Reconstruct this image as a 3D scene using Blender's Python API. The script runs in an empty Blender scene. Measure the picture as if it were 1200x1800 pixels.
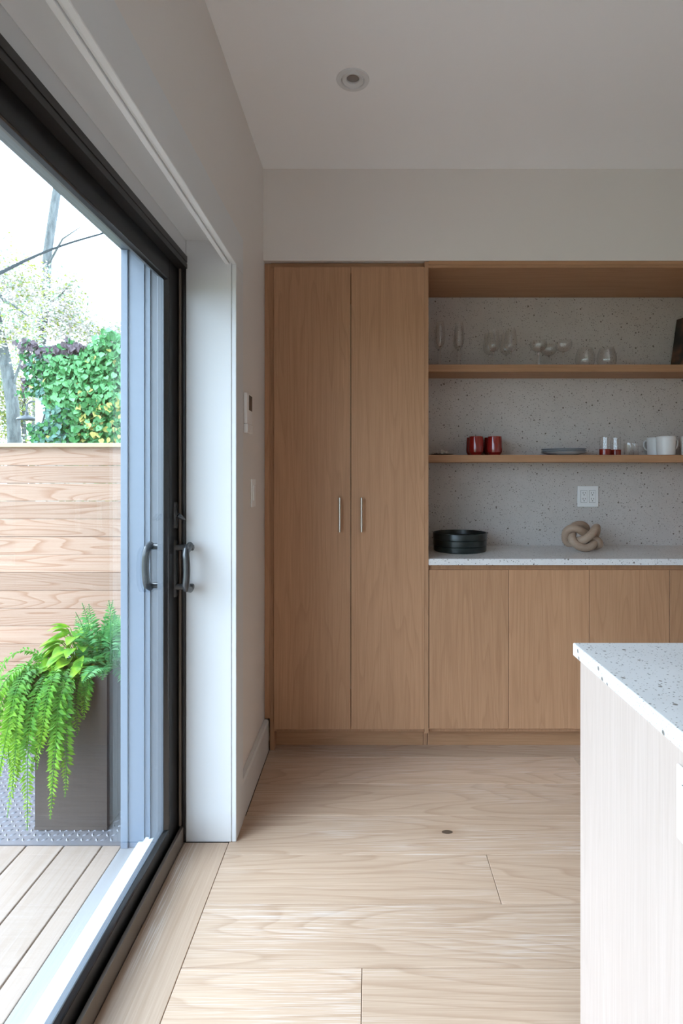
import bpy, bmesh, math, random
from mathutils import Vector, Matrix, Euler
R = random.Random(7)
scene = bpy.context.scene
C = scene.collection

# ------------------------------------------------------------------ camera, sky, exposure
F, CX, CY, EYE = 980.0, 648.0, 833.0, 1.314      # focal length and horizon point in photo pixels, eye height in metres
cam_d = bpy.data.cameras.new('camera')
cam = bpy.data.objects.new('camera', cam_d); C.objects.link(cam)
cam.location = (0, 0, EYE); cam.rotation_euler = (math.pi / 2, 0, 0)
cam_d.sensor_fit = 'VERTICAL'; cam_d.sensor_height = 36.0; cam_d.lens = F / 1800 * 36
cam_d.shift_x = -(CX - 600) / 1800; cam_d.shift_y = -(900 - CY) / 1800
cam_d.clip_start = 0.05; cam_d.clip_end = 300
scene.camera = cam

world = bpy.data.worlds.new('sky'); scene.world = world; world.use_nodes = True
bg = world.node_tree.nodes['Background']
bg.inputs[0].default_value = (0.66, 0.81, 1.0, 1)
bg.inputs[1].default_value = 8.0
sun_d = bpy.data.lights.new('hazy_sun_offscreen', 'SUN'); sun = bpy.data.objects.new('hazy_sun_offscreen', sun_d); C.objects.link(sun)
sun_d.energy = 3.9; sun_d.angle = math.radians(45); sun_d.color = (0.84, 0.91, 1.0)
SUN_AZ, SUN_EL = math.radians(20), math.radians(36)      # comes from the garden side, a little from behind the camera
sun_dir = Vector((math.cos(SUN_AZ) * math.cos(SUN_EL), math.sin(SUN_AZ) * math.cos(SUN_EL), -math.sin(SUN_EL)))
sun.rotation_euler = sun_dir.to_track_quat('-Z', 'Y').to_euler(); sun.location = (-6, -2, 6)
scene.view_settings.view_transform = 'Standard'
scene.view_settings.look = 'None'
scene.view_settings.gamma = 1.0
scene.view_settings.use_curve_mapping = False
scene.view_settings.exposure = 0.18
scene.cycles.max_bounces = 14
scene.cycles.diffuse_bounces = 7
scene.cycles.glossy_bounces = 4
scene.cycles.transparent_max_bounces = 32
scene.cycles.caustics_reflective = False
scene.cycles.caustics_refractive = False
scene.cycles.use_denoising = True

def X_at(x, Y): return (x - CX) * Y / F
def Z_at(y, Y): return EYE - (y - CY) * Y / F

# ------------------------------------------------------------------ materials
def new_mat(name):
    m = bpy.data.materials.new(name); m.use_nodes = True
    return m, m.node_tree, m.node_tree.nodes['Principled BSDF']
def plain(name, col, rough=0.5, metal=0.0, spec=0.5, coat=0.0):
    m, t, b = new_mat(name)
    b.inputs['Base Color'].default_value = (*col, 1)
    b.inputs['Roughness'].default_value = rough
    b.inputs['Metallic'].default_value = metal
    b.inputs['Specular IOR Level'].default_value = spec
    b.inputs['Coat Weight'].default_value = coat
    return m
def N(t, kind, **kw):
    n = t.nodes.new(kind)
    for k, v in kw.items():
        if k.startswith('i_'): n.inputs[int(k[2:])].default_value = v
        else: setattr(n, k, v)
    return n
def math_n(t, op, a, b=None):
    n = t.nodes.new('ShaderNodeMath'); n.operation = op
    for i, v in enumerate((a, b)):
        if v is None: continue
        if isinstance(v, (int, float)): n.inputs[i].default_value = v
        else: t.links.new(v, n.inputs[i])
    return n.outputs[0]
def mix_col(t, fac, a, b, blend='MIX'):
    n = t.nodes.new('ShaderNodeMix'); n.data_type = 'RGBA'; n.blend_type = blend
    for i, v in ((0, fac), (6, a), (7, b)):
        if isinstance(v, (int, float)): n.inputs[i].default_value = v
        elif isinstance(v, tuple): n.inputs[i].default_value = (*v, 1)
        else: t.links.new(v, n.inputs[i])
    return n.outputs[2]
def ramp(t, fac, stops):
    n = t.nodes.new('ShaderNodeValToRGB'); e = n.color_ramp.elements
    while len(e) < len(stops): e.new(0.5)
    for k, (p, c) in enumerate(stops):
        e[k].position = p; e[k].color = (*c, 1) if isinstance(c, tuple) else (c, c, c, 1)
    t.links.new(fac, n.inputs[0]); return n.outputs[0]
def coords(t, scale, rnd=True):
    tc = t.nodes.new('ShaderNodeTexCoord'); out = tc.outputs['Object']
    if rnd:
        oi = t.nodes.new('ShaderNodeObjectInfo')
        mul = N(t, 'ShaderNodeVectorMath', operation='SCALE'); mul.inputs[0].default_value = (37.1, 51.7, 23.3)
        t.links.new(oi.outputs['Random'], mul.inputs[3])
        add = N(t, 'ShaderNodeVectorMath', operation='ADD'); t.links.new(out, add.inputs[0]); t.links.new(mul.outputs[0], add.inputs[1])
        out = add.outputs[0]
    mp = N(t, 'ShaderNodeVectorMath', operation='MULTIPLY'); mp.inputs[1].default_value = scale
    t.links.new(out, mp.inputs[0]); return mp.outputs[0]
def noise(t, vec, scale, detail=2.0, rough=0.5):
    n = t.nodes.new('ShaderNodeTexNoise'); n.inputs['Scale'].default_value = scale
    n.inputs['Detail'].default_value = detail; n.inputs['Roughness'].default_value = rough
    t.links.new(vec, n.inputs['Vector']); return n.outputs[0]
def bump(t, b, h, dist=0.001, strength=0.4):
    n = t.nodes.new('ShaderNodeBump'); n.inputs['Distance'].default_value = dist; n.inputs['Strength'].default_value = strength
    t.links.new(h, n.inputs['Height']); t.links.new(n.outputs[0], b.inputs['Normal'])

def wood(name, light, dark, axis, rings=22.0, ring_amt=0.5, width=1.0, pore=0.35, rough=0.45, tone=0.25, lime=None, knots=False, spec=0.35, stretch=0.07):
    m, t, b = new_mat(name)
    s = [1.0 / width] * 3; s['XYZ'.index(axis)] = stretch / width
    v = coords(t, tuple(s))
    contour = noise(t, v, 4.5, 1.5, 0.4)
    saw = math_n(t, 'FRACT', math_n(t, 'MULTIPLY', contour, rings))
    line = ramp(t, saw, [(0.0, 0.0), (0.62, 0.12), (0.92, 1.0), (1.0, 0.0)])
    s2 = [1.0] * 3; s2['XYZ'.index(axis)] = 0.018
    v2 = coords(t, tuple(s2))
    fine = noise(t, v2, 320.0, 3.0, 0.6)
    mid = noise(t, v2, 90.0, 3.0, 0.6)
    s3 = [1.0] * 3; s3['XYZ'.index(axis)] = 0.25
    big = noise(t, coords(t, tuple(s3)), 3.0, 2.0)
    col = mix_col(t, math_n(t, 'MULTIPLY', line, ring_amt), light, dark)
    col = mix_col(t, math_n(t, 'MULTIPLY', ramp(t, fine, [(0.38, 1.0), (0.62, 0.0)]), pore), col, dark)
    col = mix_col(t, math_n(t, 'MULTIPLY', ramp(t, mid, [(0.35, 1.0), (0.65, 0.0)]), pore * 0.8), col, dark)
    oi = t.nodes.new('ShaderNodeObjectInfo')
    val = math_n(t, 'ADD', math_n(t, 'MULTIPLY', big, tone), math_n(t, 'MULTIPLY', oi.outputs['Random'], tone * 0.7))
    val = math_n(t, 'ADD', val, 1.0 - tone * 0.85)
    hsv = t.nodes.new('ShaderNodeHueSaturation'); t.links.new(col, hsv.inputs['Color']); t.links.new(val, hsv.inputs['Value'])
    col = hsv.outputs[0]
    if lime:
        lm = noise(t, coords(t, tuple(s3)), 6.0, 3.0)
        f = math_n(t, 'MULTIPLY', ramp(t, fine, [(0.52, 0.0), (0.62, 1.0)]), ramp(t, lm, [(0.45, 0.0), (0.65, 0.7)]))
        col = mix_col(t, f, col, lime)
    if knots:
        s4 = [1.0, 1.0, 0.0]; s4['XYZ'.index(axis)] = 0.55
        vo = t.nodes.new('ShaderNodeTexVoronoi'); vo.inputs['Scale'].default_value = 3.2
        t.links.new(coords(t, tuple(s4)), vo.inputs['Vector'])
        sp = t.nodes.new('ShaderNodeSeparateColor'); t.links.new(vo.outputs['Color'], sp.inputs[0])
        rad = math_n(t, 'MULTIPLY', ramp(t, sp.outputs[0], [(0.6, 0.0), (1.0, 1.0)]), 0.05)
        k = math_n(t, 'LESS_THAN', vo.outputs['Distance'], rad)
        halo = ramp(t, math_n(t, 'SUBTRACT', vo.outputs['Distance'], rad), [(0.0, 0.5), (0.12, 0.0)])
        col = mix_col(t, math_n(t, 'MULTIPLY', halo, math_n(t, 'GREATER_THAN', rad, 0.002)), col, dark)
        col = mix_col(t, math_n(t, 'MULTIPLY', k, 0.85), col, (0.03, 0.02, 0.015))
    t.links.new(col, b.inputs['Base Color'])
    b.inputs['Roughness'].default_value = rough
    b.inputs['Specular IOR Level'].default_value = spec
    bump(t, b, math_n(t, 'ADD', fine, math_n(t, 'MULTIPLY', line, -0.5)), 0.0006, 0.35)
    return m

def speckled(name, base, dark, rough=0.35, scale=112.0):
    m, t, b = new_mat(name)
    v = coords(t, (1, 1, 1), False)
    col = base
    for k, (sc, thr, dk) in enumerate(((scale, 0.35, dark), (scale * 1.7, 0.35, tuple(c * 1.9 for c in dark)), (scale * 0.55, 0.80, (0.10, 0.075, 0.05)))):
        vo = t.nodes.new('ShaderNodeTexVoronoi'); vo.inputs['Scale'].default_value = sc
        t.links.new(v, vo.inputs['Vector'])
        sp = t.nodes.new('ShaderNodeSeparateColor'); t.links.new(vo.outputs['Color'], sp.inputs[0])
        rad = math_n(t, 'MULTIPLY', ramp(t, sp.outputs[0], [(thr, 0.0), (1.0, 1.0)]), 0.31)
        k1 = math_n(t, 'LESS_THAN', vo.outputs['Distance'], rad)
        col = mix_col(t, math_n(t, 'MULTIPLY', k1, 0.85), col, dk)
    cl = noise(t, v, 9.0, 3.0)
    col = mix_col(t, 0.12, col, ramp(t, cl, [(0.3, 0.25), (0.7, 0.9)]), 'MULTIPLY')
    t.links.new(col, b.inputs['Base Color'])
    b.inputs['Roughness'].default_value = rough
    return m

def paint(name, col, rough=0.6, grain=0.0):
    m, t, b = new_mat(name)
    b.inputs['Base Color'].default_value = (*col, 1); b.inputs['Roughness'].default_value = rough
    b.inputs['Specular IOR Level'].default_value = 0.3
    n = noise(t, coords(t, (1, 1, 1), False), 260.0, 2.0)
    bump(t, b, n, 0.0006, grain)
    return m

def clear_glass(name, tint=(0.97, 0.985, 0.98), f0=0.04, rough=0.0):
    m = bpy.data.materials.new(name); m.use_nodes = True; t = m.node_tree; t.nodes.clear()
    out = t.nodes.new('ShaderNodeOutputMaterial'); mx = t.nodes.new('ShaderNodeMixShader')
    tr = t.nodes.new('ShaderNodeBsdfTransparent'); tr.inputs[0].default_value = (*tint, 1)
    gl = t.nodes.new('ShaderNodeBsdfGlossy'); gl.inputs['Roughness'].default_value = rough
    ge = t.nodes.new('ShaderNodeNewGeometry')
    dp = N(t, 'ShaderNodeVectorMath', operation='DOT_PRODUCT'); t.links.new(ge.outputs['Incoming'], dp.inputs[0]); t.links.new(ge.outputs['Normal'], dp.inputs[1])
    c = math_n(t, 'ABSOLUTE', dp.outputs['Value'])
    fr = math_n(t, 'ADD', math_n(t, 'MULTIPLY', math_n(t, 'POWER', math_n(t, 'SUBTRACT', 1.0, c), 5.0), 1 - f0), f0)
    t.links.new(fr, mx.inputs[0]); t.links.new(tr.outputs[0], mx.inputs[1]); t.links.new(gl.outputs[0], mx.inputs[2])
    t.links.new(mx.outputs[0], out.inputs[0]); return m

def leaf_mat(name, a, b_, transl=0.35, tip=None, rough=0.45):
    m, t, b = new_mat(name)
    oi = t.nodes.new('ShaderNodeObjectInfo')
    n = noise(t, coords(t, (1, 1, 1)), 35.0, 1.0)
    f = math_n(t, 'ADD', math_n(t, 'MULTIPLY', ramp(t, n, [(0.35, 0.0), (0.65, 1.0)]), 0.6), math_n(t, 'MULTIPLY', oi.outputs['Random'], 0.4))
    col = mix_col(t, f, a, b_)
    if tip:
        at = t.nodes.new('ShaderNodeAttribute'); at.attribute_name = 'tip'
        col = mix_col(t, at.outputs['Fac'], col, tip)
    t.links.new(col, b.inputs['Base Color']); b.inputs['Roughness'].default_value = rough
    b.inputs['Specular IOR Level'].default_value = 0.4
    tl = t.nodes.new('ShaderNodeBsdfTranslucent'); t.links.new(col, tl.inputs[0])
    mx = t.nodes.new('ShaderNodeMixShader'); mx.inputs[0].default_value = transl
    out = t.nodes['Material Output']
    t.links.new(b.outputs[0], mx.inputs[1]); t.links.new(tl.outputs[0], mx.inputs[2]); t.links.new(mx.outputs[0], out.inputs[0])
    return m

M = {}
M['wall'] = paint('wall_paint', (0.75, 0.705, 0.67), 0.65, 0.25)
M['ceiling'] = paint('ceiling_paint', (0.89, 0.885, 0.89), 0.7, 0.15)
M['white'] = paint('white_gloss_paint', (0.68, 0.685, 0.69), 0.35, 0.0)
M['oak'] = wood('oak_upright_grain', (0.49, 0.278, 0.155), (0.35, 0.18, 0.095), 'Z', 13, 0.45, 0.45, 0.42, 0.5, 0.16)
M['oak_flat'] = wood('oak_level_grain', (0.48, 0.27, 0.15), (0.34, 0.18, 0.09), 'X', 10, 0.35, 0.5, 0.42, 0.5, 0.16)
M['floor'] = wood('oak_floor', (0.60, 0.44, 0.325), (0.37, 0.235, 0.15), 'X', 17, 0.5, 0.75, 0.34, 0.42, 0.26, (0.66, 0.57, 0.51), True, 0.45, 0.12)
M['floor_y'] = wood('oak_floor_border', (0.55, 0.40, 0.295), (0.40, 0.265, 0.175), 'Y', 7, 0.3, 0.6, 0.35, 0.42, 0.2, (0.74, 0.66, 0.60), False, 0.45)
M['island_oak'] = wood('oak_painted_lit', (0.52, 0.425, 0.375), (0.43, 0.34, 0.29), 'Z', 8, 0.3, 0.4, 0.45, 0.5, 0.1)  # same oak as the cabinets, bright door light painted in as paler colour
M['cedar'] = wood('cedar', (0.42, 0.28, 0.20), (0.28, 0.14, 0.08), 'X', 15, 0.8, 0.42, 0.25, 0.6, 0.42)
M['cap'] = wood('pine_cap', (0.55, 0.41, 0.26), (0.40, 0.27, 0.17), 'X', 8, 0.4, 0.4, 0.3, 0.6, 0.1)
M['deckwood'] = wood('deck_cedar', (0.36, 0.285, 0.24), (0.28, 0.20, 0.15), 'Y', 8, 0.4, 0.4, 0.3, 0.6, 0.15)
M['quartz'] = speckled('speckled_quartz', (0.78, 0.78, 0.78), (0.14, 0.13, 0.12))
M['splash'] = speckled('speckled_splashback', (0.60, 0.562, 0.535), (0.075, 0.062, 0.052), 0.5)
M['black'] = plain('black_door_metal', (0.010, 0.010, 0.011), 0.3)
M['bead'] = plain('glossy_black_bead', (0.02, 0.022, 0.025), 0.16, 0, 0.8)
M['bronze'] = plain('dark_bronze_metal', (0.024, 0.021, 0.020), 0.4)
M['track'] = plain('brown_aluminium', (0.17, 0.14, 0.115), 0.42)
M['handle_black'] = plain('satin_black_handle', (0.035, 0.037, 0.04), 0.25, 0.0, 0.7)
M['cladding'] = plain('grey_cladding', (0.16, 0.195, 0.25), 0.4)
M['cladding2'] = plain('grey_frame_cladding', (0.14, 0.155, 0.18), 0.4)
M['sill'] = plain('pale_sill', (0.75, 0.76, 0.76), 0.3)
M['greyboard'] = wood('grey_edge_board', (0.30, 0.30, 0.31), (0.22, 0.22, 0.23), 'Y', 6, 0.3, 0.5, 0.3, 0.6, 0.1)
M['glass'] = clear_glass('door_glass', (0.93, 0.965, 0.97))
M['stemglass'] = clear_glass('drinking_glass', (0.987, 0.984, 0.98), 0.05)
def solid_glass(name):
    m, t, b = new_mat(name)
    b.inputs['Transmission Weight'].default_value = 1.0; b.inputs['Roughness'].default_value = 0.02; b.inputs['IOR'].default_value = 1.48
    b.inputs['Base Color'].default_value = (0.99, 0.985, 0.98, 1); return m
M['solidglass'] = solid_glass('solid_glass')
M['shell'] = plain('pale_ornament', (0.62, 0.56, 0.50), 0.25)
M['nickel'] = plain('brushed_nickel', (0.62, 0.57, 0.50), 0.28, 1.0)
M['plastic'] = plain('white_plastic', (0.86, 0.86, 0.86), 0.35)
M['slot'] = plain('dark_slot', (0.03, 0.03, 0.03), 0.6)
M['screen'] = plain('dark_display', (0.05, 0.045, 0.04), 0.3)
M['lens'] = plain('lamp_lens', (0.30, 0.28, 0.27), 0.2, 0.4)
M['red'] = plain('red_glaze', (0.22, 0.012, 0.010), 0.12, 0, 0.6, 0.3)
M['redglass'] = plain('red_base', (0.24, 0.02, 0.012), 0.15, 0, 0.6)
M['greyplate'] = plain('grey_stoneware', (0.40, 0.43, 0.47), 0.25)
M['pewter'] = plain('pewter', (0.20, 0.18, 0.16), 0.3, 0.8)
M['mug'] = paint('white_stoneware', (0.74, 0.74, 0.74), 0.3, 0.6)
M['tray'] = plain('dark_green_lacquer', (0.014, 0.020, 0.019), 0.3, 0, 0.5)
M['knot'] = wood('ash_knot', (0.42, 0.31, 0.235), (0.30, 0.20, 0.14), 'X', 14, 0.5, 0.12, 0.3, 0.45, 0.1)
M['plate'] = plain('tread_plate', (0.20, 0.20, 0.225), 0.45, 0.3)
M['planter'] = wood('bronze_planter', (0.082, 0.066, 0.058), (0.062, 0.050, 0.044), 'Z', 2, 0.1, 0.6, 0.3, 0.35, 0.2)
M['soil'] = plain('soil', (0.05, 0.035, 0.025), 0.9)
M['twig'] = plain('twig', (0.30, 0.24, 0.14), 0.7)
M['frond'] = leaf_mat('trailing_fern_leaf', (0.05, 0.22, 0.03), (0.15, 0.40, 0.035), 0.3, (0.40, 0.60, 0.035))
M['fern'] = leaf_mat('upright_fern_leaf', (0.05, 0.26, 0.09), (0.13, 0.40, 0.13), 0.35, (0.20, 0.50, 0.12))
M['broad'] = leaf_mat('broad_leaf', (0.11, 0.34, 0.05), (0.34, 0.55, 0.035), 0.3)
M['ivy_green'] = leaf_mat('ivy_green', (0.025, 0.12, 0.03), (0.06, 0.22, 0.06), 0.2)
M['ivy_light'] = leaf_mat('ivy_light', (0.10, 0.32, 0.12), (0.19, 0.44, 0.18), 0.2)
M['ivy_blue'] = leaf_mat('ivy_bluegreen', (0.06, 0.15, 0.12), (0.13, 0.25, 0.20), 0.2)
M['ivy_purple'] = leaf_mat('ivy_purple', (0.06, 0.04, 0.055), (0.15, 0.11, 0.12), 0.2)
M['ivy_yellow'] = leaf_mat('ivy_yellow', (0.34, 0.40, 0.08), (0.50, 0.36, 0.14), 0.2)
M['pale_leaf'] = leaf_mat('pale_blossom_leaf', (0.38, 0.33, 0.32), (0.62, 0.57, 0.50), 0.4)
M['lime_leaf'] = leaf_mat('lime_leaf', (0.20, 0.24, 0.03), (0.40, 0.40, 0.10), 0.4)
M['sage_leaf'] = leaf_mat('sage_leaf', (0.13, 0.22, 0.13), (0.30, 0.42, 0.27), 0.4)
def bark_mat():
    m, t, b = new_mat('grey_bark')
    n = noise(t, coords(t, (1, 1, 0.25)), 16.0, 4.0, 0.7)
    t.links.new(ramp(t, n, [(0.3, (0.045, 0.05, 0.05)), (0.7, (0.15, 0.16, 0.155))]), b.inputs['Base Color'])
    b.inputs['Roughness'].default_value = 0.9; bump(t, b, n, 0.02, 0.8); return m
M['bark'] = bark_mat()
M['brickwhite'] = paint('white_brick_paint', (0.78, 0.78, 0.76), 0.8, 0.0)
M['lamp_black'] = plain('grey_black_enamel', (0.05, 0.06, 0.07), 0.35)
M['cable'] = plain('black_cable', (0.008, 0.012, 0.012), 0.8, 0, 0.1)
def ground_mat():
    m, t, b = new_mat('grass_ground')
    n = noise(t, coords(t, (1, 1, 1), False), 6.0, 5.0)
    t.links.new(ramp(t, n, [(0.3, (0.14, 0.18, 0.07)), (0.7, (0.34, 0.32, 0.22))]), b.inputs['Base Color'])
    b.inputs['Roughness'].default_value = 0.95; return m
M['ground'] = ground_mat()
def art_mat():
    m, t, b = new_mat('brown_painted_panel')
    n = noise(t, coords(t, (1, 1, 1), False), 9.0, 2.0)
    t.links.new(ramp(t, n, [(0.36, (0.012, 0.012, 0.011)), (0.46, (0.05, 0.035, 0.025)), (0.54, (0.16, 0.07, 0.035)), (0.66, (0.22, 0.12, 0.07))]), b.inputs['Base Color'])
    b.inputs['Roughness'].default_value = 0.4; return m
M['art'] = art_mat()

# ------------------------------------------------------------------ mesh helpers
WL = {}
def link(name, me, mat, loc=(0, 0, 0), parent=None, smooth=False):
    o = bpy.data.objects.new(name, me); C.objects.link(o)
    if mat is not None and not me.materials: me.materials.append(M[mat] if isinstance(mat, str) else mat)
    loc = Vector(loc); WL[o.name] = loc.copy()
    o.location = loc - (WL[parent.name] if parent else Vector())
    if parent: o.parent = parent
    if smooth:
        me.polygons.foreach_set('use_smooth', [True] * len(me.polygons))
        me.set_sharp_from_angle(angle=math.radians(38))
    return o
def mesh_of(bm, name='m'):
    me = bpy.data.meshes.new(name); bm.normal_update(); bm.to_mesh(me); bm.free(); return me
def empty(name, loc):
    o = bpy.data.objects.new(name, None); C.objects.link(o); o.location = loc; WL[o.name] = Vector(loc)
    o.empty_display_size = 0.05; return o
def tag(o, label=None, cat=None, group=None, kind=None):
    if label: o['label'] = label
    if cat: o['category'] = cat
    if group: o['group'] = group
    if kind: o['kind'] = kind
    return o
def bm_box(bm, x0, x1, y0, y1, z0, z1, o=(0, 0, 0), bev=0.0):
    vs = [bm.verts.new((x - o[0], y - o[1], z - o[2])) for z in (z0, z1) for y in (y0, y1) for x in (x0, x1)]
    fs = [bm.faces.new([vs[i] for i in f]) for f in ((0, 2, 3, 1), (4, 5, 7, 6), (0, 1, 5, 4), (2, 6, 7, 3), (0, 4, 6, 2), (1, 3, 7, 5))]
    if bev > 0:
        es = list({e for f in fs for e in f.edges})
        bmesh.ops.bevel(bm, geom=es, offset=bev, segments=1 if bev < 0.002 else 2, affect='EDGES', profile=0.5)
def boxes(name, mat, lst, parent=None, bev=0.0):
    a = [min(b[k] for b in lst) for k in (0, 2, 4)]; c = [max(b[k] for b in lst) for k in (1, 3, 5)]
    o = ((a[0] + c[0]) / 2, (a[1] + c[1]) / 2, a[2])
    bm = bmesh.new()
    for b in lst:
        bm_box(bm, *b[:6], o, b[6] if len(b) > 6 else bev)
    return link(name, mesh_of(bm, name), mat, o, parent)
def box(name, mat, x0, x1, y0, y1, z0, z1, parent=None, bev=0.0):
    return boxes(name, mat, [(x0, x1, y0, y1, z0, z1)], parent, bev)
def bm_lathe(bm, prof, seg=28, o=(0, 0, 0), closed=False):
    rings = []
    for r, z in prof:
        if r < 1e-6: rings.append([bm.verts.new((o[0], o[1], o[2] + z))])
        else: rings.append([bm.verts.new((o[0] + r * math.cos(2 * math.pi * k / seg), o[1] + r * math.sin(2 * math.pi * k / seg), o[2] + z)) for k in range(seg)])
    pairs = list(zip(rings, rings[1:]))
    if closed: pairs.append((rings[-1], rings[0]))
    for a, b in pairs:
        for k in range(seg):
            k2 = (k + 1) % seg
            if len(a) == 1 and len(b) == 1: continue
            if len(a) == 1: bm.faces.new((a[0], b[k2], b[k]))
            elif len(b) == 1: bm.faces.new((a[k], a[k2], b[0]))
            else: bm.faces.new((a[k], a[k2], b[k2], b[k]))
def lathe(name, mat, prof, loc, parent=None, seg=28, smooth=True, closed=False):
    bm = bmesh.new(); bm_lathe(bm, prof, seg, closed=closed)
    bmesh.ops.recalc_face_normals(bm, faces=bm.faces)
    return link(name, mesh_of(bm, name), mat, loc, parent, smooth)
def bm_tube(bm, pts, rad, seg=10, closed=False, flat=1.0):
    pts = [Vector(p) for p in pts]; n = len(pts); rings = []
    up = None
    for i, p in enumerate(pts):
        if closed: d = (pts[(i + 1) % n] - pts[i - 1]).normalized()
        else: d = (pts[min(i + 1, n - 1)] - pts[max(i - 1, 0)]).normalized()
        if up is None:
            up = Vector((0, 0, 1)) if abs(d.z) < 0.9 else Vector((1, 0, 0))
        a = (up - d * up.dot(d)).normalized(); b = d.cross(a); up = a
        r = rad[i] if isinstance(rad, (list, tuple)) else rad
        rings.append([bm.verts.new(p + a * (r * math.cos(2 * math.pi * k / seg)) + b * (r * flat * math.sin(2 * math.pi * k / seg))) for k in range(seg)])
    rng = range(n) if closed else range(n - 1)
    for i in rng:
        A, B = rings[i], rings[(i + 1) % n]
        off = 0
        if closed and i == n - 1:
            off = min(range(seg), key=lambda s: (A[0].co - B[s].co).length)
        for k in range(seg):
            bm.faces.new((A[k], A[(k + 1) % seg], B[(k + 1 + off) % seg], B[(k + off) % seg]))
    if not closed:
        bm.faces.new(rings[0][::-1]); bm.faces.new(rings[-1])
def tube(name, mat, pts, rad, parent=None, seg=10, closed=False, loc=None, flat=1.0):
    bm = bmesh.new(); loc = Vector(loc if loc is not None else pts[0])
    bm_tube(bm, [Vector(p) - loc for p in pts], rad, seg, closed, flat)
    bmesh.ops.recalc_face_normals(bm, faces=bm.faces)
    return link(name, mesh_of(bm, name), mat, loc, parent, True)
def prism(name, mat, poly, axis, a0, a1, parent=None):
    """polygon given in the two other axes, extruded along axis from a0 to a1"""
    bm = bmesh.new(); k = 'XYZ'.index(axis)
    def P(p, a):
        c = list(p); c.insert(k, a); return c
    c0 = [sum(p[i] for p in poly) / len(poly) for i in (0, 1)]
    o = Vector(P(c0, (a0 + a1) / 2))
    A = [bm.verts.new(Vector(P(p, a0)) - o) for p in poly]; B = [bm.verts.new(Vector(P(p, a1)) - o) for p in poly]
    bm.faces.new(A); bm.faces.new(B[::-1])
    for i in range(len(poly)):
        j = (i + 1) % len(poly); bm.faces.new((A[i], B[i], B[j], A[j]))
    bmesh.ops.recalc_face_normals(bm, faces=bm.faces)
    return link(name, mesh_of(bm, name), mat, o, parent)

# ------------------------------------------------------------------ the room shell
WX, CEIL, DY0, DY1 = -0.497, 2.75, -2.60, 1.99       # left wall plane, ceiling, sliding door opening along the wall
CABY, BACKY, RX, REARY = 2.63, 3.116, 3.3, -3.0

floor = box('floor', 'soil', -0.66, RX, REARY, 3.2, -0.12, -0.018); tag(floor, kind='structure')
PW, P0 = 0.2205, 1.704
def plank(x0, x1, y0, y1, mat='floor'):
    g = 0.0008
    return box('floor_plank', mat, x0 + g, x1 - g, y0 + g, y1 - g, -0.0178, 0.0, floor, 0.0012)
joints = {0: [0.406], -1: [], -2: [-0.018, 2.0], 1: [1.35], 2: [2.3], 3: [0.95], 4: [1.6]}
k0 = int(math.floor((REARY - P0) / PW))
for k in range(k0, 7):
    y0, y1 = P0 + k * PW, P0 + (k + 1) * PW
    if y1 <= REARY + 0.05 or y0 > 3.0: continue
    y0 = max(y0, REARY)
    xl = -0.499 if (y0 <= DY1 and y1 >= DY0) else -0.473
    xs = [xl] + sorted(joints.get(k, [R.uniform(0.0, 0.9), R.uniform(1.6, 2.4)])) + [RX]
    if y1 > 2.7: xs = [xl, 1.5, RX]
    for a, b in zip(xs, xs[1:]): plank(a, b, y0, y1)
plank(-0.659, -0.499, 0.2, DY1 - 0.002, 'floor_y'); plank(-0.659, -0.499, DY0, 0.2, 'floor_y')

LX, LY = -0.058, 2.031                                # recessed lamp
ceiling = boxes('ceiling', 'ceiling', [(-0.88, RX + 0.15, REARY - 0.15, LY - 0.042, CEIL, CEIL + 0.12), (-0.88, RX + 0.15, LY + 0.042, 3.3, CEIL, CEIL + 0.12),
    (-0.88, LX - 0.042, LY - 0.042, LY + 0.042, CEIL, CEIL + 0.12), (LX + 0.042, RX + 0.15, LY - 0.042, LY + 0.042, CEIL, CEIL + 0.12)])
tag(ceiling, kind='structure')
tag(boxes('wall_left', 'wall', [(-0.88, WX, DY1 + 0.03, 3.3, -0.12, CEIL), (-0.88, WX, DY0 - 0.03, DY1 + 0.03, 2.153, CEIL), (-0.88, WX, REARY, DY0 - 0.03, -0.12, CEIL)]), kind='structure')
tag(boxes('wall_back', 'wall', [(WX, RX, CABY - 0.004, 3.3, 2.319, CEIL), (WX, RX, BACKY + 0.014, 3.3, -0.12, 2.319)]), kind='structure')
tag(box('wall_right', 'wall', RX, RX + 0.15, REARY, 3.3, -0.12, CEIL), kind='structure')
tag(box('wall_rear', 'wall', -0.88, RX + 0.15, REARY - 0.15, REARY, -0.12, CEIL), kind='structure')

# door reveal, valance and casing
t1 = boxes('trim_1', 'white', [(-0.652, -0.491, DY1, DY1 + 0.0295, 0.0005, 2.152), (-0.652, -0.491, DY0 - 0.0295, DY0, 0.0005, 2.152)], bev=0.001); tag(t1, kind='structure')
boxes('reveal_soffit', 'white', [(-0.652, -0.513, DY0, DY1, 2.147, 2.1528), (-0.70, -0.653, DY0 - 0.02, DY1 + 0.02, 2.09, 2.152)], t1)
box('valance', 'white', -0.512, -0.4975, DY0, DY1, 2.062, 2.1525, t1, 0.001)
t2 = empty('trim_2', (-0.485, DY1 + 0.05, 0)); tag(t2, kind='structure')
for (y0, y1) in ((DY1, DY1 + 0.11), (DY0 - 0.11, DY0)):
    s = 1 if y0 == DY1 else -1
    yb0, yb1 = (y0 + 0.006, y1) if s > 0 else (y0, y1 - 0.006)
    boxes('casing_upright', 'white', [(-0.4965, -0.4885, yb0, yb1, 0.0005, 2.062), (-0.4885, -0.473, y0, y1, 0.0005, 2.062, 0.0015)], t2)
boxes('casing_head', 'white', [(-0.4965, -0.4885, DY0 - 0.11, DY1 + 0.11, 2.068, 2.195), (-0.4885, -0.473, DY0 - 0.11, DY1 + 0.11, 2.0622, 2.195, 0.0015)], t2)
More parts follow.
